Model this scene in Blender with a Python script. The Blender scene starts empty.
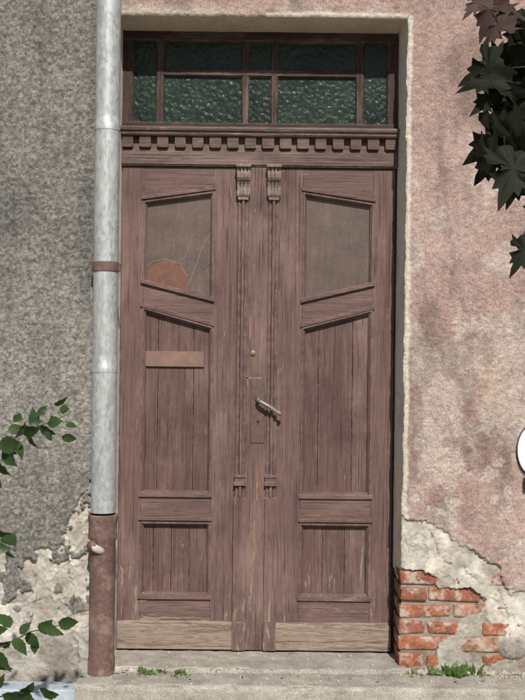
import bpy, bmesh, math, random
import numpy as np
from mathutils import Vector, Matrix, Euler
random.seed(7); rng=np.random.RandomState(5)
S=0.0115; CD=5.0; F=1050.0; CH=1.65
def U(xo,yo,Y=0.0):
    a=xo-262.5; b=yo-350.0
    dx=a+b*S; dy=b-a*S; k=(CD+Y)/F
    return dx*k, CH-dy*k
scene=bpy.context.scene
# ---------------------------------------------------------------- helpers
def link(o,parent=None):
    scene.collection.objects.link(o)
    if parent: o.parent=parent
    return o
def empty(name):
    o=bpy.data.objects.new(name,None); o.empty_display_size=.1; return link(o)
def mesh_obj(name,verts,faces,mat,parent=None,smooth=False,bevel=0,seg=1):
    me=bpy.data.meshes.new(name); me.from_pydata([tuple(v) for v in verts],[],faces); me.update()
    bm=bmesh.new(); bm.from_mesh(me); bmesh.ops.recalc_face_normals(bm,faces=bm.faces); bm.to_mesh(me); bm.free()
    me.materials.append(mat)
    if smooth:
        for p in me.polygons: p.use_smooth=True
    o=bpy.data.objects.new(name,me); link(o,parent)
    if bevel>0:
        m=o.modifiers.new('b','BEVEL'); m.width=bevel; m.segments=seg; m.limit_method='ANGLE'; m.angle_limit=.5
    return o
class Acc:
    def __init__(s): s.v=[]; s.f=[]
    def add(s,v,f):
        n=len(s.v); s.v+= [tuple(p) for p in v]; s.f+=[tuple(i+n for i in q) for q in f]
    def prism(s,pts,y0,y1):      # pts in XZ, front y0 back y1
        n=len(pts)
        v=[(p[0],y0,p[1]) for p in pts]+[(p[0],y1,p[1]) for p in pts]
        f=[tuple(range(n)),tuple(range(2*n-1,n-1,-1))]+[(i,(i+1)%n,(i+1)%n+n,i+n) for i in range(n)]
        s.add(v,f)
    def box(s,x0,x1,y0,y1,z0,z1): s.prism([(x0,z0),(x1,z0),(x1,z1),(x0,z1)],y0,y1)
    def xprism(s,pts,x0,x1):     # pts in YZ
        n=len(pts)
        v=[(x0,p[0],p[1]) for p in pts]+[(x1,p[0],p[1]) for p in pts]
        f=[tuple(range(n)),tuple(range(2*n-1,n-1,-1))]+[(i,(i+1)%n,(i+1)%n+n,i+n) for i in range(n)]
        s.add(v,f)
    def zprism(s,pts,z0,z1):     # pts in XY
        n=len(pts)
        v=[(p[0],p[1],z0) for p in pts]+[(p[0],p[1],z1) for p in pts]
        f=[tuple(range(n)),tuple(range(2*n-1,n-1,-1))]+[(i,(i+1)%n,(i+1)%n+n,i+n) for i in range(n)]
        s.add(v,f)
    def obj(s,name,mat,parent=None,**k): return mesh_obj(name,s.v,s.f,mat,parent,**k)
def inset(poly,d):
    n=len(poly); out=[]
    A=sum(poly[i][0]*poly[(i+1)%n][1]-poly[(i+1)%n][0]*poly[i][1] for i in range(n))
    sg=1 if A>0 else -1
    for i in range(n):
        p0=Vector(poly[i-1]);p1=Vector(poly[i]);p2=Vector(poly[(i+1)%n])
        a=(p1-p0).normalized();b=(p2-p1).normalized()
        na=Vector((-a.y,a.x))*sg; nb=Vector((-b.y,b.x))*sg
        m=(na+nb); q=p1+m*(d/(1+na.dot(nb))); out.append((q.x,q.y))
    return out
def moulding(acc,poly,prof):
    loops=[[(x,y,z) for x,z in inset(poly,d)] for d,y in prof]
    n=len(poly); v=[p for l in loops for p in l]; f=[]
    for j in range(len(loops)-1):
        for i in range(n):
            f.append((j*n+i,j*n+(i+1)%n,(j+1)*n+(i+1)%n,(j+1)*n+i))
    acc.add(v,f)
# ---------------------------------------------------------------- noise
LAT=rng.rand(8,256,256)
def vn(x,z,freq,seed=0):
    L=LAT[seed%8]; X=np.asarray(x)*freq+seed*17.3; Z=np.asarray(z)*freq+seed*9.1
    xi=np.floor(X).astype(int); zi=np.floor(Z).astype(int); fx=X-xi; fz=Z-zi
    fx=fx*fx*(3-2*fx); fz=fz*fz*(3-2*fz)
    a=L[xi%256,zi%256];b=L[(xi+1)%256,zi%256];c=L[xi%256,(zi+1)%256];d=L[(xi+1)%256,(zi+1)%256]
    return (a*(1-fx)+b*fx)*(1-fz)+(c*(1-fx)+d*fx)*fz
def fbm(x,z,f,seed=0,o=4):
    r=0;a=.5;t=0
    for i in range(o):
        r=r+a*vn(x,z,f*2**i,seed+i); t+=a; a*=.55
    return r/t
def ss(a,b,x):
    t=np.clip((x-a)/(b-a),0,1); return t*t*(3-2*t)
def inpoly(x,z,poly):
    r=np.zeros(x.shape,bool); n=len(poly)
    for i in range(n):
        x0,z0=poly[i];x1,z1=poly[(i+1)%n]
        if z0==z1: continue
        c=((z0>z)!=(z1>z))&(x<(x1-x0)*(z-z0)/(z1-z0)+x0); r^=c
    return r
def dpoly(x,z,pl):
    d=np.full(x.shape,9.)
    for (x0,z0),(x1,z1) in zip(pl[:-1],pl[1:]):
        dx=x1-x0;dz=z1-z0; t=np.clip(((x-x0)*dx+(z-z0)*dz)/(dx*dx+dz*dz),0,1)
        d=np.minimum(d,np.hypot(x-x0-t*dx,z-z0-t*dz))
    return d
# ---------------------------------------------------------------- materials
class M:
    def __init__(s,name,rough=.8,spec=.3,metal=0):
        s.m=bpy.data.materials.new(name); s.m.use_nodes=True; s.t=s.m.node_tree; s.n=s.t.nodes
        s.b=s.n['Principled BSDF']; s.b.inputs['Roughness'].default_value=rough
        s.b.inputs['Specular IOR Level'].default_value=spec; s.b.inputs['Metallic'].default_value=metal
        s.tc=s.n.new('ShaderNodeTexCoord')
    def L(s,a,b): s.t.links.new(a,b)
    def map(s,scale):
        m=s.n.new('ShaderNodeMapping'); m.inputs['Scale'].default_value=scale; s.L(s.tc.outputs['Object'],m.inputs['Vector']); return m.outputs[0]
    def noise(s,scale=1,vec=(1,1,1),detail=4,rough=.6,dist=0):
        n=s.n.new('ShaderNodeTexNoise'); n.inputs['Scale'].default_value=scale; n.inputs['Detail'].default_value=detail
        n.inputs['Roughness'].default_value=rough; n.inputs['Distortion'].default_value=dist
        s.L(s.map(vec),n.inputs['Vector']); return n.outputs['Fac']
    def voro(s,scale,vec=(1,1,1),out='Distance',feature='F1'):
        n=s.n.new('ShaderNodeTexVoronoi'); n.feature=feature; n.inputs['Scale'].default_value=scale; s.L(s.map(vec),n.inputs['Vector']); return n.outputs[out]
    def ramp(s,f,stops):
        r=s.n.new('ShaderNodeValToRGB'); e=r.color_ramp.elements
        while len(e)<len(stops): e.new(.5)
        for i,(p,c) in enumerate(stops):
            e[i].position=p; e[i].color=(c if isinstance(c,tuple) else (c,c,c))[:3]+(1,)
        s.L(f,r.inputs['Fac']); return r.outputs['Color']
    def mix(s,f,a,b,mode='MIX'):
        n=s.n.new('ShaderNodeMix'); n.data_type='RGBA'; n.blend_type=mode
        for sock,val in ((n.inputs['Factor'],f),(n.inputs[6],a),(n.inputs[7],b)):
            if isinstance(val,(int,float)): sock.default_value=val
            elif isinstance(val,tuple): sock.default_value=val[:3]+(1,)
            else: s.L(val,sock)
        return n.outputs[2]
    def math(s,op,a,b=0):
        n=s.n.new('ShaderNodeMath'); n.operation=op; n.use_clamp=False
        for i,v in enumerate((a,b)):
            if isinstance(v,(int,float)): n.inputs[i].default_value=v
            else: s.L(v,n.inputs[i])
        return n.outputs[0]
    def bump(s,h,strength=.5,dist=.005,prev=None):
        n=s.n.new('ShaderNodeBump'); n.inputs['Strength'].default_value=strength; n.inputs['Distance'].default_value=dist
        s.L(h,n.inputs['Height'])
        if prev is not None: s.L(prev,n.inputs['Normal'])
        return n.outputs[0]
    def edge(s,r=.004):
        b=s.n.new('ShaderNodeBevel'); b.samples=2; b.inputs['Radius'].default_value=r
        g=s.n.new('ShaderNodeNewGeometry'); d=s.n.new('ShaderNodeVectorMath'); d.operation='DOT_PRODUCT'
        s.L(b.outputs[0],d.inputs[0]); s.L(g.outputs['Normal'],d.inputs[1]); 
        return s.math('SUBTRACT',1.0,d.outputs['Value'])
    def col(s,c):
        if isinstance(c,tuple): s.b.inputs['Base Color'].default_value=c[:3]+(1,)
        else: s.L(c,s.b.inputs['Base Color'])
    def nor(s,n): s.L(n,s.b.inputs['Normal'])
def paint(name,axis='z',base=(.162,.104,.096),peel=.625,tint=1.0):
    m=M(name,.72,.22)
    st={'z':(150,150,4.5),'x':(4.5,150,150)}[axis]; st2={'z':(34,34,3.4),'x':(3.4,34,34)}[axis]; st3={'z':(340,340,22),'x':(22,340,340)}[axis]
    st4={'z':(210,210,2.2),'x':(2.2,210,210)}[axis]; st5={'z':(7,7,1.8),'x':(1.8,7,7)}[axis]
    b=tuple(c*tint for c in base)
    n1=m.noise(1,st,5,.65,.5); n2=m.noise(2.4,(1,1,1),6,.7); n3=m.noise(1,st2,6,.75,.8); n4=m.noise(1,st3,3,.6); n5=m.noise(1,st4,2,.5,.3); n6=m.noise(1,st5,6,.7)
    c=m.ramp(n1,[(.28,tuple(x*.62 for x in b)),(.5,b),(.75,tuple(x*1.30+.005 for x in b))])
    c=m.mix(m.ramp(n6,[(.5,0.),(.66,.5)]),c,(.225,.165,.148))
    c=m.mix(m.ramp(n2,[(.50,0.),(.64,.6)]),c,tuple(x*.50 for x in b))
    c=m.mix(1.0,c,m.ramp(n6,[(.3,(.76,.73,.74)),(.7,(1.14,1.12,1.10))]),'MULTIPLY')
    c=m.mix(m.ramp(n4,[(.5,0.),(.70,.5)]),c,tuple(x*.45 for x in b))
    wood=m.ramp(n4,[(.3,(.16,.115,.09)),(.7,(.40,.325,.265))])
    sep=m.n.new('ShaderNodeSeparateXYZ'); m.L(m.tc.outputs['Object'],sep.inputs[0])
    low=m.ramp(m.math('DIVIDE',sep.outputs['Z'],3.2),[(.05,.09),(.30,.0)])
    f=m.ramp(m.math('ADD',n3,low),[(peel,0.),(peel+.03,.8)])
    c=m.mix(f,c,wood)
    ck=m.ramp(n5,[(.30,1.),(.345,0.)])
    c=m.mix(m.math('MULTIPLY',ck,.75),c,(.035,.024,.02))
    e=m.edge(.004)
    ef=m.math('MULTIPLY',m.ramp(e,[(.03,0.),(.16,1.)]),m.ramp(m.noise(26,(1,1,1),4,.7),[(.42,0.),(.6,.85)]))
    c=m.mix(ef,c,(.42,.33,.28))
    m.col(c)
    h=m.math('SUBTRACT',m.math('ADD',n1,m.math('MULTIPLY',n4,.6)),m.math('MULTIPLY',f,.5))
    h=m.math('SUBTRACT',h,m.math('MULTIPLY',ck,.8))
    m.nor(m.bump(h,.8,.0035))
    return m.m
PV=paint('door_paint_v'); PH=paint('door_paint_h','x')
PVd=paint('door_paint_panel','z',(.138,.086,.079),.64); KICK=paint('kickboard_paint','x',(.20,.150,.13),.50)
PT=paint('transom_paint','x',(.066,.043,.038),.66); PTv=paint('transom_paint_v','z',(.066,.043,.038),.66)
HD=paint('header_paint','x',(.145,.098,.090),.61)
CORB=paint('corbel_paint','z',(.23,.18,.155),.52)
def simple(name,c1,c2,scale,rough=.8,spec=.3,metal=0,bs=.4,bd=.003,vec=(1,1,1)):
    m=M(name,rough,spec,metal); n=m.noise(scale,vec,6,.65); m.col(m.ramp(n,[(.3,c1),(.7,c2)])); m.nor(m.bump(n,bs,bd)); return m.m
def wallmat():
    m=M('stucco_plaster',.93,.1)
    a=m.n.new('ShaderNodeAttribute'); a.attribute_name='Col'
    r=m.n.new('ShaderNodeAttribute'); r.attribute_name='Rgh'
    n=m.noise(135,(1,1,1),4,.8); n2=m.noise(420,(1,1,1),2,.6); n0=m.noise(38,(1,1,1),5,.75)
    k=m.ramp(n,[(.34,.34),(.48,.92),(.56,1.06),(.68,1.62)])
    k=m.mix(r.outputs['Fac'],(1.,1.,1.),k)
    c=m.mix(1.,a.outputs['Color'],k,'MULTIPLY')
    c=m.mix(1.,c,m.ramp(n2,[(.3,.80),(.7,1.14)]),'MULTIPLY')
    c=m.mix(1.,c,m.ramp(n0,[(.3,.80),(.7,1.14)]),'MULTIPLY')
    m.col(c)
    h=m.math('ADD',m.math('MULTIPLY',n,m.math('ADD',r.outputs['Fac'],.15)),m.math('MULTIPLY',n2,.3))
    m.nor(m.bump(h,1.,.008)); return m.m
WALL=wallmat()
BRICK=M('brick',.9,.15); 
_oi=BRICK.n.new('ShaderNodeAttribute'); _oi.attribute_name='Col'
_n=BRICK.noise(60,(1,1,1),5,.7); _w=BRICK.noise(14,(1,1,1),5,.7); _k=BRICK.noise(22,(1,1,1),5,.7,.5)
_c=BRICK.mix(1.,_oi.outputs['Color'],BRICK.ramp(_n,[(.3,.55),(.7,1.3)]),'MULTIPLY')
_c=BRICK.mix(BRICK.ramp(_k,[(.48,0.),(.62,.7)]),_c,(.12,.075,.055))
_c=BRICK.mix(BRICK.ramp(_w,[(.50,0.),(.60,.8)]),_c,(.48,.42,.36)); BRICK.col(_c); BRICK.nor(BRICK.bump(_n,.9,.007)); BRICK=BRICK.m
# ---------------------------------------------------------------- facade wall
XL=-.722; XR=.675; XLb=-.7125; XRb=.6625; ZT=3.238; YB=.25
peelR=[U(*p) for p in [(398,508),(418,516),(440,531),(470,546),(490,566),(508,584),(540,598),(600,640)]]
brickP=[U(*p) for p in [(380,566),(412,571),(434,577),(437,588),(470,590),(487,600),(484,612),(462,620),(458,634),(440,644),(436,668),(380,668)]]
peelL=[U(*p) for p in [(-40,556),(0,553),(30,557),(56,548),(68,522),(80,498),(97,470),(120,460)]]
cracks=[[U(*p) for p in q] for q in [
 [(70,530),(66,560),(74,588),(71,625),(79,665)],[(0,600),(25,606),(48,598)],[(30,560),(34,600),(26,640)],
 [(430,530),(446,560),(470,574),(492,600),(522,626)],[(446,566),(436,580)],[(500,590),(512,630),(508,660)]]]
stainX,stainZ=U(492,388)
def front(x,z):
    w1=(fbm(x,z,9,1)-.5); w2=(fbm(x,z,30,3)-.5)
    isL=x<-.735
    rough=(vn(x,z,95,2)-.5)*.0040+(fbm(x,z,45,4,3)-.5)*.006
    wav=(fbm(x,z,1.7,5,3)-.5)*.02
    h=rough*np.where(isL,1.5,1.0)+wav
    zr=np.interp(x,[p[0] for p in peelR],[p[1] for p in peelR])+w1*.12+w2*.06
    pr=ss(-.003,.003,zr-z)*(~isL)
    zl=np.interp(x,[p[0] for p in peelL],[p[1] for p in peelL])+w1*.14+w2*.07
    pl=ss(-.003,.003,zl-z)*isL
    isl=ss(.60,.63,fbm(x,z,13,5,4))*isL*ss(.25,.5,z); pl=pl*(1-isl)
    br=(inpoly(x+w1*.06+w2*.03,z+w2*.04,brickP)&(~isL)).astype(float)
    lump=(fbm(x,z,14,6)-.5)*.022+(fbm(x,z,5,2)-.5)*.016
    # second flaking layer inside the bare plaster
    fl=ss(.50,.515,fbm(x,z,7,3,5))*(pr+pl)
    h=h-(pr+pl)*.014+(pr+pl)*(lump-rough*.5)-fl*.005
    h=h*(1-br)-.034*br
    cr=np.full(x.shape,9.)
    for q in cracks: cr=np.minimum(cr,dpoly(x+w2*.035+w1*.03,z+w2*.035,q))
    ck=(1-ss(.0008,.0038,cr))*ss(.35,.5,fbm(x,z,20,1)); h=h-ck*.007
    chip=ss(.63,.66,fbm(x,z,16,7,4))*(1-pr)*(1-pl)*ss(2.0,.9,z)
    h=h-chip*.004
    def C(*c): return np.array(c)[None,None,:]
    e=lambda a:a[...,None]
    big=fbm(x,z,1.6,2,4); med=fbm(x,z,6,3,5); fine=fbm(x,z,40,6,3)
    pink=C(.485,.345,.305)*(1-e(ss(.35,.65,big)))+C(.57,.425,.38)*e(ss(.35,.65,big))
    pale=ss(.50,.62,med+.12*ss(2.0,1.0,z)-.10*ss(2.2,3.0,z))
    pink=pink*(1-e(pale)*.6)+C(.65,.56,.495)*e(pale)*.6
    blot=ss(.56,.68,fbm(x,z,11,4,5)); pink=pink*(1-.55*e(blot))+C(.37,.275,.245)*.55*e(blot)
    gr=ss(.50,.70,fbm(x,z*.35,7,0,5)); pink=pink*(1-.30*e(gr))
    pink=pink*(1-.5*e(chip))+C(.66,.61,.54)*.5*e(chip)
    st=np.exp(-((x-stainX)**2/.004+(z-stainZ)**2/.016)); pink=pink*(1-e(st)*.35)+C(.56,.42,.25)*e(st)*.35
    pink=pink*(.82+.34*e(fine))
    dR=np.where(z<ZT,x-XR,np.hypot(np.maximum(x-XR,0),z-ZT)+0*x)
    band=(1-ss(.016,.030,dR+w1*.018+w2*.016))*(x>0)*(z<ZT+.03)*ss(.60,.72,z)
    pink=pink*(1-.85*e(band))+C(.70,.65,.55)*.85*e(band)
    cw=ss(3.30,3.25,z+w1*.05)*ss(.1,-.5,x)*(z>ZT-.01); pink=pink*(1-.7*e(cw))+C(.66,.60,.50)*.7*e(cw)
    grey=C(.225,.218,.20)*(1-e(ss(.35,.7,big)))+C(.315,.30,.272)*e(ss(.35,.7,big))
    grey=grey*(.60+.78*e(vn(x,z,80,1)))*(1+.18*e(ss(2.3,1.2,z)))
    streak=ss(.55,.75,fbm(x,z*.12,14,3,3)); grey=grey*(1-.16*e(streak))
    base=np.where(e(isL),grey,pink)
    plas=C(.55,.505,.435)*(1-e(ss(.4,.65,med)))+C(.71,.67,.60)*e(ss(.4,.65,med))
    plas=plas*(1-.22*e(fl))
    darkp=ss(.53,.68,fbm(x,z,8,7,5)); plas=plas*(1-.5*e(darkp))+C(.33,.295,.25)*.5*e(darkp)
    plas=plas*(.80+.38*e(fine))
    P_=e(pr+pl); col=base*(1-P_)+plas*P_
    col=col*(1-e(br))+C(.36,.31,.25)*e(br)*(.6+.7*e(fine))
    gl,gz=U(505,650); gm=np.exp(-((x-gl-.03)**2/.010+(z-gz)**2/.004)); gm=ss(.38,.62,gm+w1*.9+w2*.3)
    col=col*(1-e(gm)*.6)+C(.31,.285,.25)*e(gm)*.6; h=h+gm*.014
    damp=ss(.36,.14,z+w1*.25); col=col*(1-.32*e(damp))
    col=col*(1-e(ck)*.5)
    rg=np.where(isL,1.0,.72)*(1-(pr+pl)*.65)*(1-.5*band)
    return -h,col,rg
def sheet(name,P,col,rg,parent,mat=WALL,flip=False):
    nx,nz=P.shape[:2]; me=bpy.data.meshes.new(name)
    idx=np.arange(nx*nz).reshape(nx,nz)
    f=np.stack([idx[:-1,:-1],idx[1:,:-1],idx[1:,1:],idx[:-1,1:]],-1).reshape(-1,4)
    if flip: f=f[:,::-1]
    me.vertices.add(nx*nz); me.vertices.foreach_set('co',P.reshape(-1).astype(np.float32))
    me.loops.add(f.size); me.loops.foreach_set('vertex_index',f.reshape(-1).astype(np.int32))
    me.polygons.add(len(f)); me.polygons.foreach_set('loop_start',(np.arange(len(f))*4).astype(np.int32))
    me.update(calc_edges=True); me.validate()
    if col is not None:
        a=me.color_attributes.new('Col','FLOAT_COLOR','POINT')
        c=np.ones((nx*nz,4),np.float32); c[:,:3]=np.clip(col.reshape(-1,3),0,.9); a.data.foreach_set('color',c.reshape(-1))
        r=me.attributes.new('Rgh','FLOAT','POINT'); r.data.foreach_set('value',np.broadcast_to(rg,(nx,nz)).reshape(-1).astype(np.float32).copy())
    me.materials.append(mat)
    for p in me.polygons: p.use_smooth=True
    o=bpy.data.objects.new(name,me); return link(o,parent)
house=empty('stucco_house_wall')
def wob(z): return ((fbm(z,z*0+3.3,12,2)-.5)*.014+(fbm(z,z*0+1.3,50,4)-.5)*.008)*ss(ZT,ZT-.06,z)
def block(name,x0,x1,z0,z1,nx,nz,side=None):
    xs=np.linspace(x0,x1,nx); zs=np.linspace(z0,z1,nz); X,Z=np.meshgrid(xs,zs,indexing='ij')
    if side=='R': X=X+wob(Z)*np.clip(1-(X-x0)/.05,0,1)
    if side=='L': X=X+wob(Z+5)*np.clip(1-(x1-X)/.05,0,1)
    Y,c,r=front(X,Z)
    if side=='R': d=X-x0
    elif side=='L': d=x1-X
    else: d=Z-ZT
    ar=np.clip(1-d/.012,0,1)*(Z<ZT+.012); Y=Y+ar**2*.008
    sheet(name,np.stack([X,Y,Z],-1),c,r,house); return X,Y,Z
LX=block('wall_left',-1.5,XL,0,3.5,172,770,'L')
RX=block('wall_right',XR,1.5,0,3.5,182,770,'R')
TX=block('wall_over_door',XL,XR,ZT,3.5,283,54)
def flat(name,x0,x1,z0,z1):
    xs=np.linspace(x0,x1,40); zs=np.linspace(z0,z1,40); X,Z=np.meshgrid(xs,zs,indexing='ij'); Y,c,r=front(X,Z)
    sheet(name,np.stack([X,Y*0+.001,Z],-1),c.copy(),r,house)
flat('wall_far_left',-7,-1.5,0,3.5); flat('wall_far_right',1.5,7,0,3.5); flat('wall_upper',-7,7,3.5,6.5)
def jamb(name,edge,xb,flip):
    X,Y,Z=edge; n=40; t=np.linspace(0,1,n)[:,None]
    z=Z; x0=X; y0=Y
    PX=x0+(xb-x0)*t; PZ=np.broadcast_to(z,PX.shape).copy(); PY=y0+(.31-y0)*t
    d=(fbm(PY,PZ,10,3)-.5)*.006*np.sin(np.pi*t)
    w=fbm(PY,PZ,16,2)-.5
    sg=1 if xb>0 else -1
    br=((PZ<.56+w*.12)&(xb>0)).astype(float)
    PX=PX+d+br*sg*.02*np.clip(t*6,0,1)
    e=lambda a:a[...,None]
    med=fbm(PY,PZ,7,5)
    c=np.array([.86,.82,.73])[None,None]*(1-e(ss(.5,.65,med)))+np.array([.76,.71,.62])[None,None]*e(ss(.5,.65,med))
    c=c*(1-e(br))+np.array([.34,.29,.24])[None,None]*e(br); low=ss(.8,.2,PZ); c=c*(1-.3*e(low))
    sheet(name,np.stack([PX,PY,PZ],-1),c,.12,house,flip=flip)
jamb('reveal_left',(LX[0][-1],LX[1][-1],LX[2][-1]),XLb,False)
jamb('reveal_right',(RX[0][0],RX[1][0],RX[2][0]),XRb,True)
t=np.linspace(0,1,30)[:,None]; xx=TX[0][:,0][None,:]; yy=TX[1][:,0][None,:]
PX=np.broadcast_to(xx,(30,xx.shape[1])); PY=yy+(.31-yy)*t; PZ=ZT+(fbm(PX,PY,9,3)-.5)*.006*np.sin(np.pi*t)+PX*0
sheet('reveal_head',np.stack([PX,PY,PZ],-1),np.array([.80,.69,.55])[None,None]*(.85+.3*fbm(PX,PY,12,3))[...,None],.2,house)
# bricks exposed at the corner
A=Acc(); bc=[]
bz=.142; row=0
while bz<.60:
    x=XR-.004+random.uniform(-.003,.004); first=True
    while x<1.16:
        Ln=(.125 if (row%2==0) else .245) if first else .245
        Ln+=random.uniform(-.006,.004); hgt=.062+random.uniform(-.004,.003)
        y0=.016+random.uniform(-.003,.007)+(0 if not first else random.uniform(-.004,.006)); y1=.30 if first else .12
        j=lambda s=.005: random.uniform(-s,s)
        A.add([(x+j(),y0+j(),bz+j()),(x+Ln+j(),y0+j(),bz+j()),(x+Ln+j(),y0+j(),bz+hgt+j()),(x+j(),y0+j(),bz+hgt+j()),
               (x+j(),y1,bz),(x+Ln,y1,bz),(x+Ln,y1,bz+hgt),(x+j(),y1,bz+hgt)],
              [(0,1,2,3),(7,6,5,4),(0,4,5,1),(1,5,6,2),(2,6,7,3),(3,7,4,0)])
        k=random.random(); base=(.40,.145,.080) if k<.5 else ((.32,.12,.08) if k<.8 else (.42,.23,.15))
        bc+= [base]*8; x+=Ln+.013; first=False
    bz+=.079; row+=1
o=A.obj('exposed_bricks',BRICK,house)
a=o.data.color_attributes.new('Col','FLOAT_COLOR','POINT')
for i,c in enumerate(bc): a.data[i].color=(*c,1)
mb=o.modifiers.new('b','BEVEL'); mb.width=.009; mb.segments=2
# ---------------------------------------------------------------- door
door=empty('wooden_double_door'); K=.005; CX=-5.5
def dx(u): return (u+CX)*K
def dz(v): return CH-v*K
def R(acc,u0,u1,v0,v1,y0,y1): acc.box(dx(u0),dx(u1),y0,y1,dz(v1),dz(v0))
def PR(acc,pts,y0,y1): acc.prism([(dx(u),dz(v)) for u,v in pts],y0,y1)
FY=.25
for sgn,nm in ((-1,'left'),(1,'right')):
    leaf=bpy.data.objects.new('leaf_'+nm,None); link(leaf,door)
    q=lambda pts:[(sgn*u,v) for u,v in pts]
    g=.25
    st=Acc()
    PR(st,q([(115,-182),(136.4,-182),(136.4,298),(115,298)]),FY,FY+.04)
    PR(st,q([(20.6,-182),(44.5,-182),(44.5,298),(20.6,298)]),FY+.0005,FY+.04)
    st.obj('stiles',PV,leaf,bevel=.0015)
    ra=Acc()
    a0,a1=44.5+g,115-g
    PR(ra,q([(a0,-182),(a1,-182),(a1,-147.5),(a0,-158)]),FY+.0015,FY+.04)
    PR(ra,q([(a0,-48.5),(a1,-66),(a1,-41.5),(a0,-22.5)]),FY+.0015,FY+.04)
    PR(ra,q([(a0,145),(a1,145),(a1,173),(a0,173)]),FY+.0015,FY+.04)
    PR(ra,q([(a0,247),(a1,247),(a1,298),(a0,298)]),FY+.0015,FY+.04)
    ra.obj('rails',PH,leaf,bevel=.0015)
    mo=Acc()
    glass=q([(44.5,-158),(115,-147.5),(115,-66),(44.5,-48.5)])
    mid=q([(44.5,-22.5),(115,-41.5),(115,145),(44.5,145)])
    low=q([(44.5,173),(115,173),(115,247),(44.5,247)])
    W=lambda pl:[(dx(u),dz(v)) for u,v in pl]
    prof=[(0,FY+.03),(0,FY-.006),(.003,FY-.009),(.007,FY-.008),(.009,FY+.000),(.013,FY+.004),(.018,FY+.013),(.0185,FY+.034)]
    for pl in (glass,mid,low): moulding(mo,W(pl),prof)
    mo.obj('panel_mouldings',PV,leaf)
    lg=Acc(); 
    PR(lg,q([(43,-52),(117,-69.5),(117,-65.5),(43,-47.5)]),FY-.016,FY+.02)
    PR(lg,q([(43,-27),(117,-46),(117,-42),(43,-23)]),FY-.012,FY+.02)
    PR(lg,q([(43,-163),(117,-152),(117,-149),(43,-159.5)]),FY-.010,FY+.02)
    PR(lg,q([(43,143.5),(117,143.5),(117,148),(43,148)]),FY-.012,FY+.02)
    PR(lg,q([(43,168),(117,168),(117,171.5),(43,171.5)]),FY-.010,FY+.02)
    PR(lg,q([(43,245.5),(117,245.5),(117,250),(43,250)]),FY-.012,FY+.02)
    lg.obj('ledges',PH,leaf,bevel=.003,seg=2)
    pa=Acc()
    joints=[47,63.4,99.4,113] if sgn<0 else [47,62,96,113]
    for i in range(3):
        u0,u1=joints[i]+.28,joints[i+1]-.28
        f=lambda u:-22.5-19*(u-44.5)/70.5
        yy=FY+.026+random.uniform(-.0015,.0015)
        PR(pa,q([(u0,f(u0)),(u1,f(u1)),(u1,145),(u0,145)]),yy,FY+.05)
    jj=[47,66,84,102,113] if sgn<0 else [47,68,90,113]
    for i in range(len(jj)-1):
        u0,u1=jj[i]+.28,jj[i+1]-.28
        PR(pa,q([(u0,172),(u1,172),(u1,248),(u0,248)]),FY+.026+random.uniform(-.0015,.0015),FY+.05)
    pa.obj('panel_boards',PVd,leaf,bevel=.0015)
    kb=Acc()
    xs=(dx(sgn*20.6),dx(sgn*136.6)) 
    x0,x1=min(xs),max(xs)
    kb.xprism([(FY-.022,dz(299)),(FY-.022,dz(275)),(FY-.004,dz(271.5)),(FY+.01,dz(271.5)),(FY+.01,dz(299))],x0,x1)
    kb.obj('kickboard',KICK,leaf,bevel=.003,seg=2)
    pi=Acc(); ua,ub=10.0,20.5
    def prof_xy(h):
        pts=[]
        s=[(0,0),(.0,-.018),(.12,-.022),(.2,-.022),(.24,-.014),(.3,-.014),(.36,-.026),(.5,-.031),(.64,-.026),(.7,-.014),(.76,-.014),(.8,-.022),(.88,-.022),(1,-.018),(1,0)]
        for a_,b_ in s: pts.append((dx(sgn*(ua+a_*(ub-ua))),FY+.005+b_*h))
        return pts
    pi.zprism(prof_xy(1.15),dz(124),dz(-153))
    R(pi,sgn*(ua-.6),sgn*(ub+.6),124,127,FY-.036,FY+.01)
    R(pi,sgn*(ua-.2),sgn*(ub+.2),127,131,FY-.029,FY+.01)
    R(pi,sgn*(ua-.9),sgn*(ub+.9),131,135,FY-.040,FY+.01)
    pi.zprism(prof_xy(1.25),dz(147),dz(135))
    R(pi,sgn*(ua-.5),sgn*(ub+1.0),147,271,FY-.027,FY+.01)
    R(pi,sgn*(ua-.9),sgn*(ub+1.3),271,299,FY-.033,FY+.01)
    pi.obj('pilaster',PV,leaf,bevel=.001)
    co=Acc()
    def corb(u0,u1,dd):
        pts=[]
        zt=dz(-182);
        P=[(0,0),(-.058,0),(-.060,-.010),(-.052,-.018),(-.060,-.026),(-.066,-.040),(-.064,-.056),(-.056,-.068),(-.046,-.076),(-.038,-.088),(-.034,-.102),(-.036,-.116),(-.042,-.126),(-.044,-.136),(-.040,-.146),(-.030,-.152),(-.018,-.152),(0,-.150)]
        for y,z in P: pts.append((FY+.002+y*dd,zt+z))
        co.xprism(pts,dx(sgn*u0),dx(sgn*u1))
    corb(8.6,11.2,.92); corb(11.2,12.4,.76); corb(12.4,14.6,1.0); corb(14.6,15.8,.78); corb(15.8,18.0,1.0); corb(18.0,19.2,.76); corb(19.2,21.8,.92)
    R(co,sgn*8.0,sgn*22.4,-184,-181,FY-.066,FY)
    R(co,sgn*10.0,sgn*20.4,-152,-149,FY-.034,FY)
    co.obj('scroll_corbel',CORB,leaf,bevel=.0015)
GL=M('dusty_pane',.35,.4); _g=GL.noise(7,(1,1,1),5,.6); _h=GL.noise(90,(1,1,1),3,.6); _s=GL.noise(1,(60,60,5),4,.6)
GL.col(GL.mix(1.,GL.mix(1.,GL.ramp(_g,[(.3,(.090,.064,.055)),(.7,(.142,.103,.090))]),GL.ramp(_h,[(.3,.86),(.7,1.12)]),'MULTIPLY'),GL.ramp(_s,[(.3,.88),(.7,1.1)]),'MULTIPLY')); GL.nor(GL.bump(_g,.15,.004)); GL=GL.m
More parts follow.
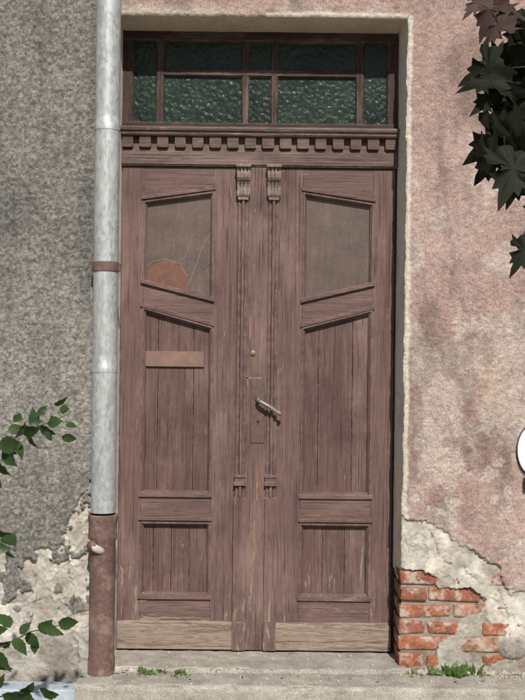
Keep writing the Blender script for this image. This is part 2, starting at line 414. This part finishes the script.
RUST=simple('rust_board',(.125,.062,.045),(.19,.10,.074),30,.8)
CR=simple('crack_edge',(.30,.27,.25),(.46,.43,.40),40,.4)
for sgn in (-1,1):
    a=Acc(); PR(a,[(sgn*46,-157),(sgn*114,-146.5),(sgn*114,-67),(sgn*46,-50)],FY+.022,FY+.026)
    a.obj('window_pane',GL,door)
def LU(xo,yo,Y): return U(xo,yo,Y)
a=Acc()
c=[(143,283)]+[(166+23*math.cos(t_)+random.uniform(-.6,.6),285-25*math.sin(t_)+random.uniform(-.8,.8)) for t_ in np.linspace(math.pi*.95,-.02,12)]+[(187,294),(165,289)]
a.prism([LU(x,y,FY+.02) for x,y in c],FY+.0195,FY+.0215); a.obj('patch_board',RUST,door)
a=Acc()
def line(pts,w,y0=FY+.0185,y1=FY+.0225):
    for p,q_ in zip(pts[:-1],pts[1:]):
        p=Vector(LU(*p,FY+.02));q_=Vector(LU(*q_,FY+.02)); d=(q_-p).normalized(); n=Vector((-d.y,d.x))*w
        a.prism([tuple(p+n),tuple(q_+n),tuple(q_-n),tuple(p-n)],y0,y1)
line([(189,284),(197,262),(203,246),(209,236)],.0006); line([(181,262),(188,252),(189,244)],.0005); line([(187,277),(200,270),(211,262)],.0004)
line([(188,290),(200,292),(211,299)],.0005); line([(143,270),(152,262),(166,259),(180,264),(187,276)],.0007)
line([(197,262),(207,270),(211,284)],.0004)
a.obj('glass_cracks',CR,door)
a=Acc(); R(a,-9.9,9.9,-182,299.6,FY-.010,FY+.03); a.obj('meeting_stile',PV,door,bevel=.0015)
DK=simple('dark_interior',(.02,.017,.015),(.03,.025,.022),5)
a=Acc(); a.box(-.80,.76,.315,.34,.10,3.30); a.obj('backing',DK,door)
a=Acc(); R(a,-141,-137,-322,299,FY+.012,FY+.05); R(a,137,141,-322,299,FY+.012,FY+.05); a.obj('door_casing',PTv,door,bevel=.001)
PL=simple('letter_plate_metal',(.15,.09,.072),(.24,.15,.12),18,.55,.4,bs=.25,bd=.002)
a=Acc(); p0=U(145,351,FY+.02);p1=U(204,367,FY+.02); a.box(p0[0],p1[0],FY+.012,FY+.03,p1[1],p0[1]); a.obj('letter_plate',PL,door,bevel=.0015)
a=Acc(); R(a,-138,138,-199,-182.6,FY-.015,FY+.05); R(a,-138.5,138.5,-188.5,-184,FY-.022,FY); a.obj('transom_bar',HD,door,bevel=.002)
a=Acc(); R(a,-138,138,-212,-199,FY-.004,FY+.05)
n=16
for i in range(n):
    u=-131+i*(262/(n-1)); w=5.6+random.uniform(-.3,.3)
    PR(a,[(u-w,-212),(u+w,-212),(u+w,-202),(u+w*.8,-200.5),(u-w*.8,-200.5),(u-w,-202)],FY-.034,FY)
a.obj('dentil_band',HD,door,bevel=.0015)
a=Acc(); a.xprism([(FY+.05,dz(-211.9)),(FY-.045,dz(-211.9)),(FY-.052,dz(-213.5)),(FY-.050,dz(-215)),(FY-.062,dz(-216.5)),(FY-.066,dz(-218.5)),(FY-.062,dz(-220)),(FY-.045,dz(-221)),(FY+.05,dz(-222.5))],dx(-139),dx(139))
a.obj('cornice_moulding',paint('cornice_paint','x',(.155,.112,.10),.57),door,bevel=.001)
# ---------------------------------------------------------------- transom window
tw=empty('transom_window')
a=Acc(); TY=FY-.005
R(a,-138,138,-322,-308.5,TY,TY+.05); R(a,-138,138,-226,-221.5,TY-.012,TY+.05)
R(a,-102.5,102.5,-279.5,-274,TY+.003,TY+.04)
a.obj('rails',PT,tw,bevel=.002)
a=Acc()
for s in (-1,1):
    R(a,s*128,s*138,-308.4,-226.1,TY,TY+.05)
    R(a,s*97,s*103,-308.4,-226.1,TY+.001,TY+.045)
    for v0,v1 in ((-308.4,-279.6),(-273.9,-226.1)): R(a,s*12,s*17,v0,v1,TY+.002,TY+.045)
a.obj('mullions',PTv,tw,bevel=.002)
a=Acc()
panes=[(-128,-103,-308.5,-226),(103,128,-308.5,-226)]
for v0,v1 in ((-308.5,-279.5),(-274,-226)): panes+=[(-97,-17,v0,v1),(-12,12,v0,v1),(17,97,v0,v1)]
for u0,u1,v0,v1 in panes: moulding(a,[(dx(u0),dz(v0)),(dx(u1),dz(v0)),(dx(u1),dz(v1)),(dx(u0),dz(v1))],[(0,TY+.004),(.006,TY+.012),(.008,TY+.03)])
a.obj('glazing_beads',PT,tw)
HG=M('hammered_glass',.26,.20); v=HG.voro(44,(1,1,1),'Distance','SMOOTH_F1'); nn=HG.noise(60,(1,1,1),3,.6,.8); n3=HG.noise(5,(1,1,1),4,.6)
HG.col(HG.mix(HG.ramp(nn,[(.50,0.),(.78,.8)]),HG.ramp(n3,[(.3,(.006,.013,.009)),(.7,(.019,.034,.025))]),(.050,.075,.058)))  # lighter green flecks put highlights into the glass base colour
HG.nor(HG.bump(HG.math('ADD',v,HG.math('MULTIPLY',nn,.6)),.55,.006)); HG=HG.m
for u0,u1,v0,v1 in panes:
    a=Acc(); R(a,u0+.5,u1-.5,v0+.5,v1-.5,TY+.022,TY+.027); a.obj('hammered_pane',HG,tw)
# ---------------------------------------------------------------- hardware
HW=simple('worn_metal',(.055,.042,.038),(.15,.12,.105),40,.45,.5,.5,.3,.001)
HW2=simple('lock_plate_metal',(.075,.046,.040),(.135,.088,.076),30,.6,.4,.0,.3,.002)
def tube(pts,rad,mat,name,parent,seg=14,caps=True):
    acc=Acc(); P=[Vector(p) for p in pts]; n=len(P)
    rads=rad if isinstance(rad,(list,tuple)) else [rad]*n
    vs=[]; up=None
    for i in range(n):
        t_=(P[min(i+1,n-1)]-P[max(i-1,0)]).normalized()
        if up is None: up=t_.orthogonal().normalized()
        up=(up-t_*up.dot(t_)).normalized(); b=t_.cross(up)
        for k in range(seg):
            an=2*math.pi*k/seg; vs.append(P[i]+(up*math.cos(an)+b*math.sin(an))*rads[i])
    f=[(i*seg+k,i*seg+(k+1)%seg,(i+1)*seg+(k+1)%seg,(i+1)*seg+k) for i in range(n-1) for k in range(seg)]
    if caps: f+=[tuple(range(seg)),tuple((n-1)*seg+k for k in range(seg))]
    acc.add(vs,f); o=acc.obj(name,mat,parent,smooth=True)
    return o
hy=FY-.010
p0=U(251,380,hy);p1=U(264,443,hy)
a=Acc(); a.box(p0[0],p1[0],hy-.005,hy+.002,p1[1],p0[1]); a.obj('lock_plate',HW2,door,bevel=.002,seg=2)
x,z=U(258,400,hy); tube([(x,hy-.004,z),(x,hy-.009,z)],[.016,.014],HW,'handle_rosette',door,24)
x2,z2=U(281,414,hy-.05)
tube([(x,hy-.005,z),(x,hy-.035,z),(x+.004,hy-.045,z-.001),(x+.014,hy-.05,z-.006),((x+x2)/2,hy-.052,(z+z2)/2+.003),(x2-.01,hy-.05,z2+.004),(x2,hy-.049,z2),(x2+.003,hy-.048,z2-.003)],[.0095,.0095,.010,.0105,.0098,.011,.0115,.007],simple('lever_metal',(.16,.12,.10),(.30,.25,.22),40,.4,.5,.3,.2,.001),'door_lever',door,14)
x,z=U(258,421,hy); a=Acc()
tube([(x,hy-.0045,z),(x,hy-.0065,z)],[.0085,.008],HW,'keyhole_ring',door,20)
a=Acc(); a.box(x-.003,x+.003,hy-.0072,hy-.006,z-.016,z-.002); a.box(x-.0045,x+.0045,hy-.0074,hy-.0062,z-.003,z+.005); a.obj('keyhole',DK,door)
BR=simple('old_brass',(.17,.115,.06),(.36,.27,.16),30,.45,.5,.3)
x,z=U(253,353,hy); tube([(x,hy+.001,z),(x,hy-.004,z),(x,hy-.006,z),(x,hy-.010,z)],[.017,.016,.011,.008],BR,'lock_cylinder',door,24)
a=Acc(); a.box(x-.0018,x+.0018,hy-.0108,hy-.009,z-.005,z+.005); a.obj('cylinder_slot',DK,door)
SC=simple('bare_wood_scar',(.17,.09,.055),(.34,.20,.11),60,.8)
a=Acc()
for (xx0,yy0,w,h) in [(243,377.5,19,1.0),(247,376,.9,9),(250,316,.7,22),(262,330,.6,16),(257,470,.7,30),(254,520,.6,40)]:
    px,pz=U(xx0,yy0,hy); n=9; top=[];bot=[]
    for i in range(n):
        t_=i/(n-1)
        if w>h: top.append((px+w*K*t_,pz+random.uniform(0,.004))); bot.append((px+w*K*t_,pz-h*K-random.uniform(0,.003)))
        else: top.append((px-random.uniform(0,.003),pz-h*K*t_)); bot.append((px+w*K+random.uniform(0,.003),pz-h*K*t_))
    a.prism(top+bot[::-1],hy-.0006,hy+.01)
a.obj('paint_scars',SC,door)
# ---------------------------------------------------------------- drainpipe
dp=empty('drainpipe'); PY_=-.075
ZN=M('galvanised_zinc',.5,.5,.25); vz=ZN.voro(55,(1,1,.7),'Color'); bw=ZN.n.new('ShaderNodeRGBToBW'); ZN.L(vz,bw.inputs[0]); nz_=ZN.noise(5,(2,2,1),6,.7); nz2=ZN.noise(80,(1,1,.2),4,.7)
c=ZN.ramp(bw.outputs[0],[(.1,(.315,.335,.34)),(.9,(.46,.48,.485))]); c=ZN.mix(ZN.ramp(nz_,[(.45,0.),(.7,.55)]),c,(.54,.54,.51)); c=ZN.mix(ZN.ramp(nz2,[(.52,0.),(.68,.65)]),c,(.20,.19,.17))
ZN.col(c); ZN.nor(ZN.bump(nz_,.2,.004)); ZN=ZN.m
IR=M('painted_cast_iron',.65,.3); ni=IR.noise(9,(1,1,1),6,.7); nj=IR.noise(60,(1,1,1),4,.7)
c=IR.ramp(nj,[(.3,(.095,.058,.050)),(.7,(.18,.112,.098))]); c=IR.mix(IR.ramp(ni,[(.50,0.),(.62,.8)]),c,(.27,.19,.16)); IR.col(c); IR.nor(IR.bump(nj,.4,.003)); IR=IR.m
kx=(-157.6)*(CD+PY_)/F
def ring_profile(prof,mat,name,seg=40):
    acc=Acc(); vs=[];n=len(prof)
    for r_,z_ in prof:
        for k in range(seg):
            an=2*math.pi*k/seg; vs.append((kx+r_*math.cos(an),PY_+r_*math.sin(an),z_))
    f=[(i*seg+k,i*seg+(k+1)%seg,(i+1)*seg+(k+1)%seg,(i+1)*seg+k) for i in range(n-1) for k in range(seg)]
    acc.add(vs,f); o=acc.obj(name,mat,dp,smooth=True); m_=o.modifiers.new('e','EDGE_SPLIT'); m_.split_angle=.6; return o
def zy(y): return U(105,y,PY_)[1]
r=.0580
prof=[(r,zy(512))]
for yj in (372,131,-110,-350):
    prof+=[(r,zy(yj)-.001),(r+.0022,zy(yj)),(r+.0022,zy(yj)+.03),(r,zy(yj)+.034)]
prof+=[(r,6.4)]
pp=[]
for i,(rr,zz) in enumerate(prof):
    if pp and zz-pp[-1][1]>.15:
        n=int((zz-pp[-1][1])/.05); z0=pp[-1][1]
        for k in range(1,n): z_=z0+(zz-z0)*k/n; pp.append((rr+math.sin(z_*23)*.0003+random.uniform(-.0004,.0004),z_))
    pp.append((rr,zz))
ring_profile(pp,ZN,'downpipe')
ring_profile([(r,zy(272)),(r+.005,zy(271.5)),(r+.006,zy(270)),(r+.006,zy(264)),(r+.005,zy(262.5)),(r,zy(262))],IR,'pipe_clamp')
a=Acc(); a.box(kx+r,kx+r+.010,PY_-.014,PY_+.014,zy(271),zy(263)); a.box(kx-r-.010,kx-r,PY_-.014,PY_+.014,zy(271),zy(263)); a.box(kx-.012,kx+.012,PY_+r,.02,zy(271),zy(263)); a.obj('clamp_lugs',IR,dp,bevel=.002)
R2=.0600
ring_profile([(r-.002,zy(514)),(R2+.004,zy(514)),(R2+.009,zy(515)),(R2+.010,zy(520)),(R2+.006,zy(523)),(R2+.006,zy(533)),(R2+.009,zy(535)),(R2+.007,zy(538)),(R2,zy(541)),(R2,zy(600)),(R2,zy(655)),(R2+.003,zy(658)),(R2+.003,.0)],IR,'cast_iron_standpipe')
WT=simple('whitewashed_iron',(.34,.29,.25),(.58,.53,.48),25,.8)
x,z=U(97,548,PY_-.06)
tube([(x+.03,PY_-.03,z-.02),(x+.012,PY_-.062,z-.010),(x-.006,PY_-.070,z),(x-.022,PY_-.060,z+.012),(x-.034,PY_-.03,z+.02),(x-.040,.05,z+.022)],[.017,.018,.018,.018,.016,.015],WT,'pipe_stub_bracket',dp,18)
tube([(x-.020,PY_-.052,z+.012),(x-.026,PY_-.078,z+.012)],[.026,.022],IR,'pipe_stub_cap',dp,20)
# ---------------------------------------------------------------- doorstep
st=empty('stone_doorstep')
def stonemat():
    m=M('worn_concrete',.9,.15); n=m.noise(9,(1,1,1),7,.7); g=m.noise(160,(1,1,1),3,.7)
    c=m.ramp(n,[(.3,(.27,.245,.21)),(.55,(.43,.40,.35)),(.75,(.54,.505,.45))]); c=m.mix(1.,c,m.ramp(g,[(.3,.6),(.7,1.3)]),'MULTIPLY')
    m.col(c); m.nor(m.bump(m.math('ADD',n,g),.8,.006)); return m.m
SM=stonemat()
def slab(name,x0,x1,y0,y1,ztop,zbot,seed,amp=.006):
    pts=[]; L=y1-y0
    for t_ in np.linspace(0,1,max(8,int(L/.012))): pts.append((y1-(L-.018)*t_,ztop,0))
    for an in np.linspace(.2,1.57,6): pts.append((y0+.018-.018*math.sin(an),ztop-.018*(1-math.cos(an)),an))
    for t_ in np.linspace(.1,1,12): pts.append((y0,ztop-.018+(zbot-ztop+.018)*t_,1.57))
    xs=np.linspace(x0,x1,int((x1-x0)/.010)); P=np.zeros((len(xs),len(pts),3))
    for j,(y,z,an) in enumerate(pts):
        n=(fbm(xs,np.full_like(xs,y-z),7,seed)-.5)*amp*2+(fbm(xs,np.full_like(xs,y-z),40,seed+1)-.5)*amp*.8
        chipv=ss(.55,.66,fbm(xs,np.full_like(xs,3.3),9,seed+2))*.016*math.sin(min(an,1.57)*2 if an<1.57 else 0)
        P[:,j,0]=xs; P[:,j,1]=y-n*math.sin(an)+chipv; P[:,j,2]=z+n*math.cos(an)-chipv
    return sheet(name,P,None,None,st,SM,flip=False)
slab('threshold',-.73,.70,-.055,.24,.146,.06,1,.004)
slab('step_slab',-.83,1.9,-.255,-.035,.128,.0,3,.006)
a=Acc(); a.box(-.84,1.9,-.03,.01,.0,.118); a.obj('step_core',SM,st)
a=Acc(); a.box(XR-.01,XR+.05,-.02,.3,.0,.140); a.box(-.80,XL+.02,.0,.3,.0,.136); a.obj('step_fill',SM,st)
BL=simple('pale_blue_paint',(.30,.35,.40),(.46,.52,.58),30,.8)
a=Acc(); a.box(-1.9,-.845,-.16,-.035,.0,.072); a.obj('painted_kerb_plank',BL,None,bevel=.006,seg=2)
GR=simple('ground_gravelly_soil',(.20,.18,.15),(.34,.31,.27),30,.95)
a=Acc(); a.add([(-1000,-1000,0),(1000,-1000,0),(1000,1000,0),(-1000,1000,0)],[(0,1,2,3)]); g_=a.obj('ground',GR)
RB=simple('rubble_stone',(.26,.23,.20),(.56,.51,.44),60,.9)
bm=bmesh.new()
def pebble(x,y,z,s):
    m_=Matrix.Translation((x,y,z))@Euler((random.random()*6,random.random()*6,random.random()*6)).to_matrix().to_4x4()@Matrix.Diagonal((s,s*random.uniform(.6,1),s*random.uniform(.4,.8),1))
    r_=bmesh.ops.create_icosphere(bm,subdivisions=1,radius=1,matrix=m_)
    for v_ in r_['verts']: v_.co+=Vector((random.uniform(-.2,.2)*s for _ in range(3)))
for i in range(320):
    x=random.uniform(-.78,1.25); y=random.choice([random.uniform(-.24,-.06),random.gauss(-.055,.012),random.uniform(-.04,.2) if x<.66 else -.07])
    if y>-.05 and not(-.7<x<.65): y=-.08
    if y>.22: y=.2
    pebble(x,y,(.148 if y>-.05 else .130),random.choice([.002,.003,.004,.004,.006,.009]))
for i in range(110):
    x=random.uniform(.70,1.25); pebble(x,random.uniform(-.06,-.02),.135,random.choice([.004,.007,.012,.018]))
for i in range(40): pebble(random.uniform(-.76,-.62),random.uniform(-.10,-.02),.135,random.uniform(.003,.01))
me=bpy.data.meshes.new('plaster_rubble'); bm.to_mesh(me); bm.free(); me.materials.append(RB); link(bpy.data.objects.new('plaster_rubble',me))
# ---------------------------------------------------------------- plaque on right
EN=simple('white_enamel',(.70,.72,.74),(.80,.81,.82),8,.3,.5,bs=.05); ED=simple('plaque_dark_edge',(.02,.02,.025),(.05,.05,.06),20,.5)
x,z=U(534,450,0); pq=empty('enamel_plaque')
def ellipse(cx,cz,a_,b_,n=48): return [(cx+a_*math.cos(2*math.pi*i/n),cz+b_*math.sin(2*math.pi*i/n)) for i in range(n)]
a=Acc(); a.prism(ellipse(x,z,.083,.122),-.022,-.008); a.obj('enamel_plate',EN,pq,bevel=.004,seg=3)
a=Acc(); a.prism(ellipse(x,z,.086,.126),-.0079,.01); a.obj('back_rim',ED,pq)
a=Acc(); a.box(x-.05,x+.06,-.03,.0,z-.19,z-.13); a.obj('lower_bracket',ED,pq,bevel=.004)
# ---------------------------------------------------------------- foliage
def leafmat(name,c1,c2,tr,trf=.3,rough=.45,spec=.35):
    m=M(name,rough,spec); n=m.noise(14,(1,1,1),4,.6); c=m.ramp(n,[(.3,c1),(.7,c2)])
    m.col(c); tb=m.n.new('ShaderNodeBsdfTranslucent'); tb.inputs[0].default_value=tr+(1,)
    ms=m.n.new('ShaderNodeMixShader'); ms.inputs[0].default_value=trf
    m.L(m.b.outputs[0],ms.inputs[1]); m.L(tb.outputs[0],ms.inputs[2]); m.L(ms.outputs[0],m.n['Material Output'].inputs[0]); return m.m
G1=leafmat('shrub_leaf',(.018,.040,.015),(.060,.105,.034),(.06,.12,.02))
G2=leafmat('weed_leaf',(.06,.12,.03),(.13,.20,.06),(.15,.25,.04))
MP=leafmat('maple_leaf_shade_tone',(.006,.009,.005),(.020,.022,.013),(.018,.020,.008),.12,.6,.12)  # near-black base colour holds the shade these leaves hang in
MP2=leafmat('maple_leaf_lit_tone',(.05,.03,.028),(.12,.08,.072),(.08,.04,.04),.25,.7,.15)  # brown-mauve copy for top leaves: sunlight shining through, put into the colour
BK=simple('bark',(.03,.024,.02),(.07,.055,.045),30,.9)
SB=simple('shrub_stem_bark',(.05,.045,.03),(.10,.085,.055),30,.8)
def ovate(acc,pos,ang,L,w=.58,tilt=0,yaw=0,fold=.25,curl=.2):
    prof=[(0,0),(.05,.14),(.12,.30),(.22,.42),(.3,.46),(.4,.5),(.5,.47),(.58,.44),(.66,.36),(.75,.29),(.83,.18),(.9,.10),(1,0)]
    vs=[]
    def P(a_,b_): 
        zz=-curl*a_*a_*L*.6+abs(b_)*fold*L+.02*L*math.sin(a_*19+b_*9)
        return Vector((a_*L,b_*L,zz))
    ncol=len(prof)
    for k,(a_,b_) in enumerate(prof):
        s_=1.0+(.05 if k%2 else -.04)
        vs+=[P(a_,b_*w*s_),P(a_,0),P(a_,-b_*w*s_)]
    M_=Matrix.Rotation(ang,3,'Y')@Matrix.Rotation(math.pi/2,3,'X')
    M_=M_@Euler((tilt,yaw,0)).to_matrix()
    vs=[Vector(pos)+M_@v_ for v_ in vs]
    f=[]
    for i in range(ncol-1):
        f+=[(3*i,3*i+1,3*i+4,3*i+3),(3*i+1,3*i+2,3*i+5,3*i+4)]
    acc.add(vs,f)
MO=[(0,-.0),(.06,-.10),(-.06,-.18),(-.16,-.36),(.0,-.30),(.06,-.36),(.16,-.38),(.06,-.62),(.22,-.48),(.27,-.52),(.36,-.43),(.33,-.30),(.42,-.18),(.52,-.26),(.55,-.36),(.63,-.22),(.76,-.22),(.72,-.12),(.86,-.09),(1.08,0)]
MOF=MO+[(a_,-b_) for a_,b_ in MO[-2:0:-1]]
def maple(acc,pos,ang,L,tilt=0,yaw=0):
    n=len(MOF); asp=random.uniform(.85,1.1)
    fz=lambda a_,b_:-.30*L*(b_*b_)-.16*L*a_*a_+.03*L*math.sin(a_*9+b_*11)
    out=[Vector((a_*L,b_*L*asp,fz(a_,b_))) for a_,b_ in MOF]
    inn=[Vector(((.36+(a_-.36)*.5)*L,b_*.5*L*asp,fz(.36+(a_-.36)*.5,b_*.5))) for a_,b_ in MOF]
    vs=[Vector((.36*L,0,fz(.36,0)))]+inn+out
    M_=Matrix.Rotation(ang,3,'Y')@Matrix.Rotation(math.pi/2,3,'X')@Euler((tilt,yaw,0)).to_matrix()
    vs=[Vector(pos)+M_@v_ for v_ in vs]
    f=[(0,1+i,1+(i+1)%n) for i in range(n)]+[(1+i,1+n+i,1+n+(i+1)%n,1+(i+1)%n) for i in range(n)]
    acc.add(vs,f)
SY=-1.6
sh=empty('garden_shrub'); a=Acc()
def W3(x,y,Y): 
    X,Z=U(x,y,Y); return (X,Y,Z)
def twig(pts,r0=.003,r1=.0012,name='twig',mat=SB,par=sh):
    n=len(pts); tube(pts,[r0+(r1-r0)*i/(n-1) for i in range(n)],mat,name,par,8)
twigs=[[( -40,500),(-15,462),(10,440),(35,428),(60,418),(68,414)],
       [(-45,600),(-20,560),(-5,545),(8,538)],
       [(-50,690),(-20,655),(5,645),(30,632),(55,626),(74,622)],
       [(-50,720),(-10,700),(15,692),(45,692)]]
for tw_ in twigs: twig([W3(x,y,SY+.02) for x,y in tw_])
LV=[(60,410,14,-.3),(66,424,18,.1),(62,436,17,.4),(48,424,20,-.5),(44,432,20,.9),(33,428,20,-1.2),(28,432,22,1.3),(16,436,22,-.9),(14,440,24,1.0),(4,444,20,.9),(2,452,24,.6),(-6,460,24,.8),(-10,470,22,1.2),(22,420,18,-2.5),(38,416,15,-.9),(54,405,16,-.2),
    (20,430,22,.2),(8,432,22,-.3),(40,426,18,.4),(-2,446,26,.1),(12,452,20,1.3),(30,424,16,-.6),(50,416,14,.5),
    (4,536,22,.5),(-8,530,24,.3),(2,545,24,1.0),(-12,548,24,.2),
    (58,622,20,-.1),(44,626,22,.6),(40,632,22,-.7),(28,632,24,.9),(20,634,22,-1.0),(12,640,26,.7),(0,646,26,-.5),(0,652,30,1.1),(-12,655,28,.5),(-14,670,26,1.0),(10,628,22,-2.4),(-10,630,24,-.2),(34,640,20,1.4),
    (40,690,24,-.2),(22,692,24,-.8),(20,694,26,.6),(2,694,28,.2),(-10,690,26,-.6)]
for x,y,L,an in LV:
    Y=SY+random.uniform(-.06,.06)
    ovate(a,W3(x,y,Y),an+random.uniform(-.3,.3),L*(CD+SY)/F*random.uniform(.72,1.08),random.uniform(.5,.78),random.uniform(-1.1,1.1),random.uniform(-.7,.5),.22,random.uniform(.1,.6))
for i in range(420):
    x=random.gauss(-1.35,.16); z=random.uniform(.1,1.45); 
    if x>-.95: x=-.95-random.random()*.2
    ovate(a,(x,SY+random.uniform(-.3,.2),z),random.uniform(0,6.28),random.uniform(.05,.08),.6,random.uniform(-1,1),random.uniform(-1,1))
a.obj('leaves',G1,sh,smooth=True)
for k in range(5): twig([(-1.35+random.uniform(-.05,.05),SY,0),(-1.35+random.uniform(-.15,.1),SY,.5),(-1.3+random.uniform(-.2,.1),SY+random.uniform(-.1,.1),1.0),(-1.25+random.uniform(-.2,.05),SY,1.4)],.012,.003,'stem')
for tw_ in twigs:
    p=W3(*tw_[0],SY+.02); twig([(-1.33,SY,max(.02,p[2]-.35)),(p[0]-.08,SY,p[2]-.12),p],.007,.003,'stem')
TYY=-3.2
mt=empty('maple_tree'); a=Acc(); b_=Acc()
ML=[(496,-8,48,1.9),(486,-4,34,2.4),(508,14,40,2.3),(522,8,50,1.6),(540,28,60,2.2),
    (504,60,48,2.7),(520,50,58,2.1),(545,66,74,1.5),(505,78,52,2.9),(534,96,62,2.4),(518,84,54,2.0),(528,72,50,2.6),(498,88,40,2.3),
    (512,124,60,2.4),(532,120,72,1.9),(502,146,48,2.2),(522,150,62,2.0),(546,176,66,1.6),(510,136,54,1.6),(528,166,46,2.1),(538,145,56,2.4),
    (534,238,44,2.2),(558,244,60,1.9)]
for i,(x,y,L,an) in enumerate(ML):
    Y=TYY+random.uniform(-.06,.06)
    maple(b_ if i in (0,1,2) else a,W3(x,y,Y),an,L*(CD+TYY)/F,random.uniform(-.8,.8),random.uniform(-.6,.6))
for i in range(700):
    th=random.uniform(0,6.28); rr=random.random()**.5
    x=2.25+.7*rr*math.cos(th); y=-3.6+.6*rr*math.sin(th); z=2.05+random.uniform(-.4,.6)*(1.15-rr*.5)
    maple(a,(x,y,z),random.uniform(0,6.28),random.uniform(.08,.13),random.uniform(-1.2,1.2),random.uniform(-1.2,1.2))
a.obj('leaves',MP,mt,smooth=True); b_.obj('lit_tone_leaves',MP2,mt,smooth=True)  # second mesh is the same foliage with sunlit colour painted in
def T(p): return W3(*p,TYY+.03)
twig([(2.25,-3.6,0),(2.26,-3.6,.6),(2.23,-3.59,1.3),(2.28,-3.6,2.0),(2.3,-3.6,2.6)],.05,.015,'trunk',BK,mt)
twig([(2.24,-3.59,1.5),(1.7,-3.42,1.95),(1.1,-3.28,2.15),T((600,60)),T((555,44)),T((515,14)),T((492,-6))],.018,.002,'limb',BK,mt)
twig([T((600,60)),T((560,62)),T((535,66)),T((512,68))],.004,.0015,'twig',BK,mt)
twig([T((600,60)),T((565,110)),T((538,122)),T((516,128)),T((506,148))],.004,.0015,'twig',BK,mt)
twig([T((610,80)),T((590,180)),T((560,225)),T((540,238))],.004,.0015,'twig',BK,mt)
for k in range(6):
    th=k*1.05; twig([(2.25,-3.6,1.5+.1*k),(2.25+.3*math.cos(th),-3.6+.3*math.sin(th),1.9+.08*k),(2.3+.6*math.cos(th),-3.6+.5*math.sin(th),2.1+.07*k)],.014,.004,'limb',BK,mt)
def weed(name,spots,mat=G2):
    a=Acc()
    for (x,y,z,n,L) in spots:
        for i in range(n):
            p=(x+random.gauss(0,.012),y+random.gauss(0,.008),z)
            ovate(a,(p[0],p[1],p[2]+random.uniform(0,.35)*L),-random.uniform(.1,3.0),L*random.uniform(.4,1),random.uniform(.15,.5),random.uniform(-1.2,.2),random.uniform(-.6,.6),.15,.6)
    return a.obj(name,mat,None,smooth=True)
sp=[]
for i in range(26): sp.append((random.uniform(-.60,-.36)+random.gauss(0,.02),-.085+random.gauss(0,.022),.128,6,random.uniform(.012,.032)))
for i in range(8): sp.append((random.uniform(-.33,-.1),-.05,.132,3,.016))
weed('doorstep_weeds',sp)
sp=[]
for i in range(18): sp.append((random.gauss(.93,.04),-.07+random.gauss(0,.012),.13,7,random.uniform(.03,.065)))
for i in range(5): sp.append((random.gauss(.73,.02),-.06,.13,5,.026))
weed('wall_foot_weeds',sp)
a=Acc(); DL=simple('dry_leaf',(.20,.12,.06),(.34,.24,.14),20,.8)
for i in range(26):
    x=random.uniform(-.7,1.2); y=random.uniform(-.2,-.04)
    L=random.uniform(.012,.03); an=random.random()*6.28
    pts=[(0,0),(.4,.3),(1,0),(.5,-.28)]
    a.add([(x+L*(p*math.cos(an)-q_*math.sin(an)),y+L*(p*math.sin(an)+q_*math.cos(an)),.136+random.uniform(0,.008)) for p,q_ in pts],[(0,1,2),(0,2,3)])
a.obj('fallen_leaves',DL)
# ---------------------------------------------------------------- light
az=math.radians(8); el=math.radians(40)
d=Vector((math.sin(az)*math.cos(el),-math.cos(az)*math.cos(el),math.sin(el)))
sun=bpy.data.lights.new('sun','SUN'); sun.energy=4.9; sun.angle=math.radians(.53); sun.color=(1,.945,.865)
so=bpy.data.objects.new('sun',sun); so.rotation_euler=(-d).to_track_quat('-Z','Y').to_euler(); so.location=(3,-8,8); link(so)
w=bpy.data.worlds.new('World'); scene.world=w; w.use_nodes=True; nt=w.node_tree
sky=nt.nodes.new('ShaderNodeTexSky'); sky.sky_type='NISHITA'; sky.sun_disc=False; sky.sun_elevation=el; sky.sun_rotation=math.pi-az
nt.links.new(sky.outputs[0],nt.nodes['Background'].inputs[0]); nt.nodes['Background'].inputs[1].default_value=.06
scene.view_settings.view_transform='Standard'; scene.view_settings.look='None'; scene.view_settings.exposure=0
# ---------------------------------------------------------------- camera
cam=bpy.data.cameras.new('camera'); cam.sensor_fit='HORIZONTAL'; cam.sensor_width=36; cam.lens=36*F/525; cam.clip_end=3000; cam.clip_start=.05
co_=bpy.data.objects.new('camera',cam); link(co_)
co_.matrix_world=Matrix.Translation((0,-CD,CH))@Matrix.Rotation(math.pi/2,4,'X')@Matrix.Rotation(math.atan(S),4,'Z')
scene.camera=co_
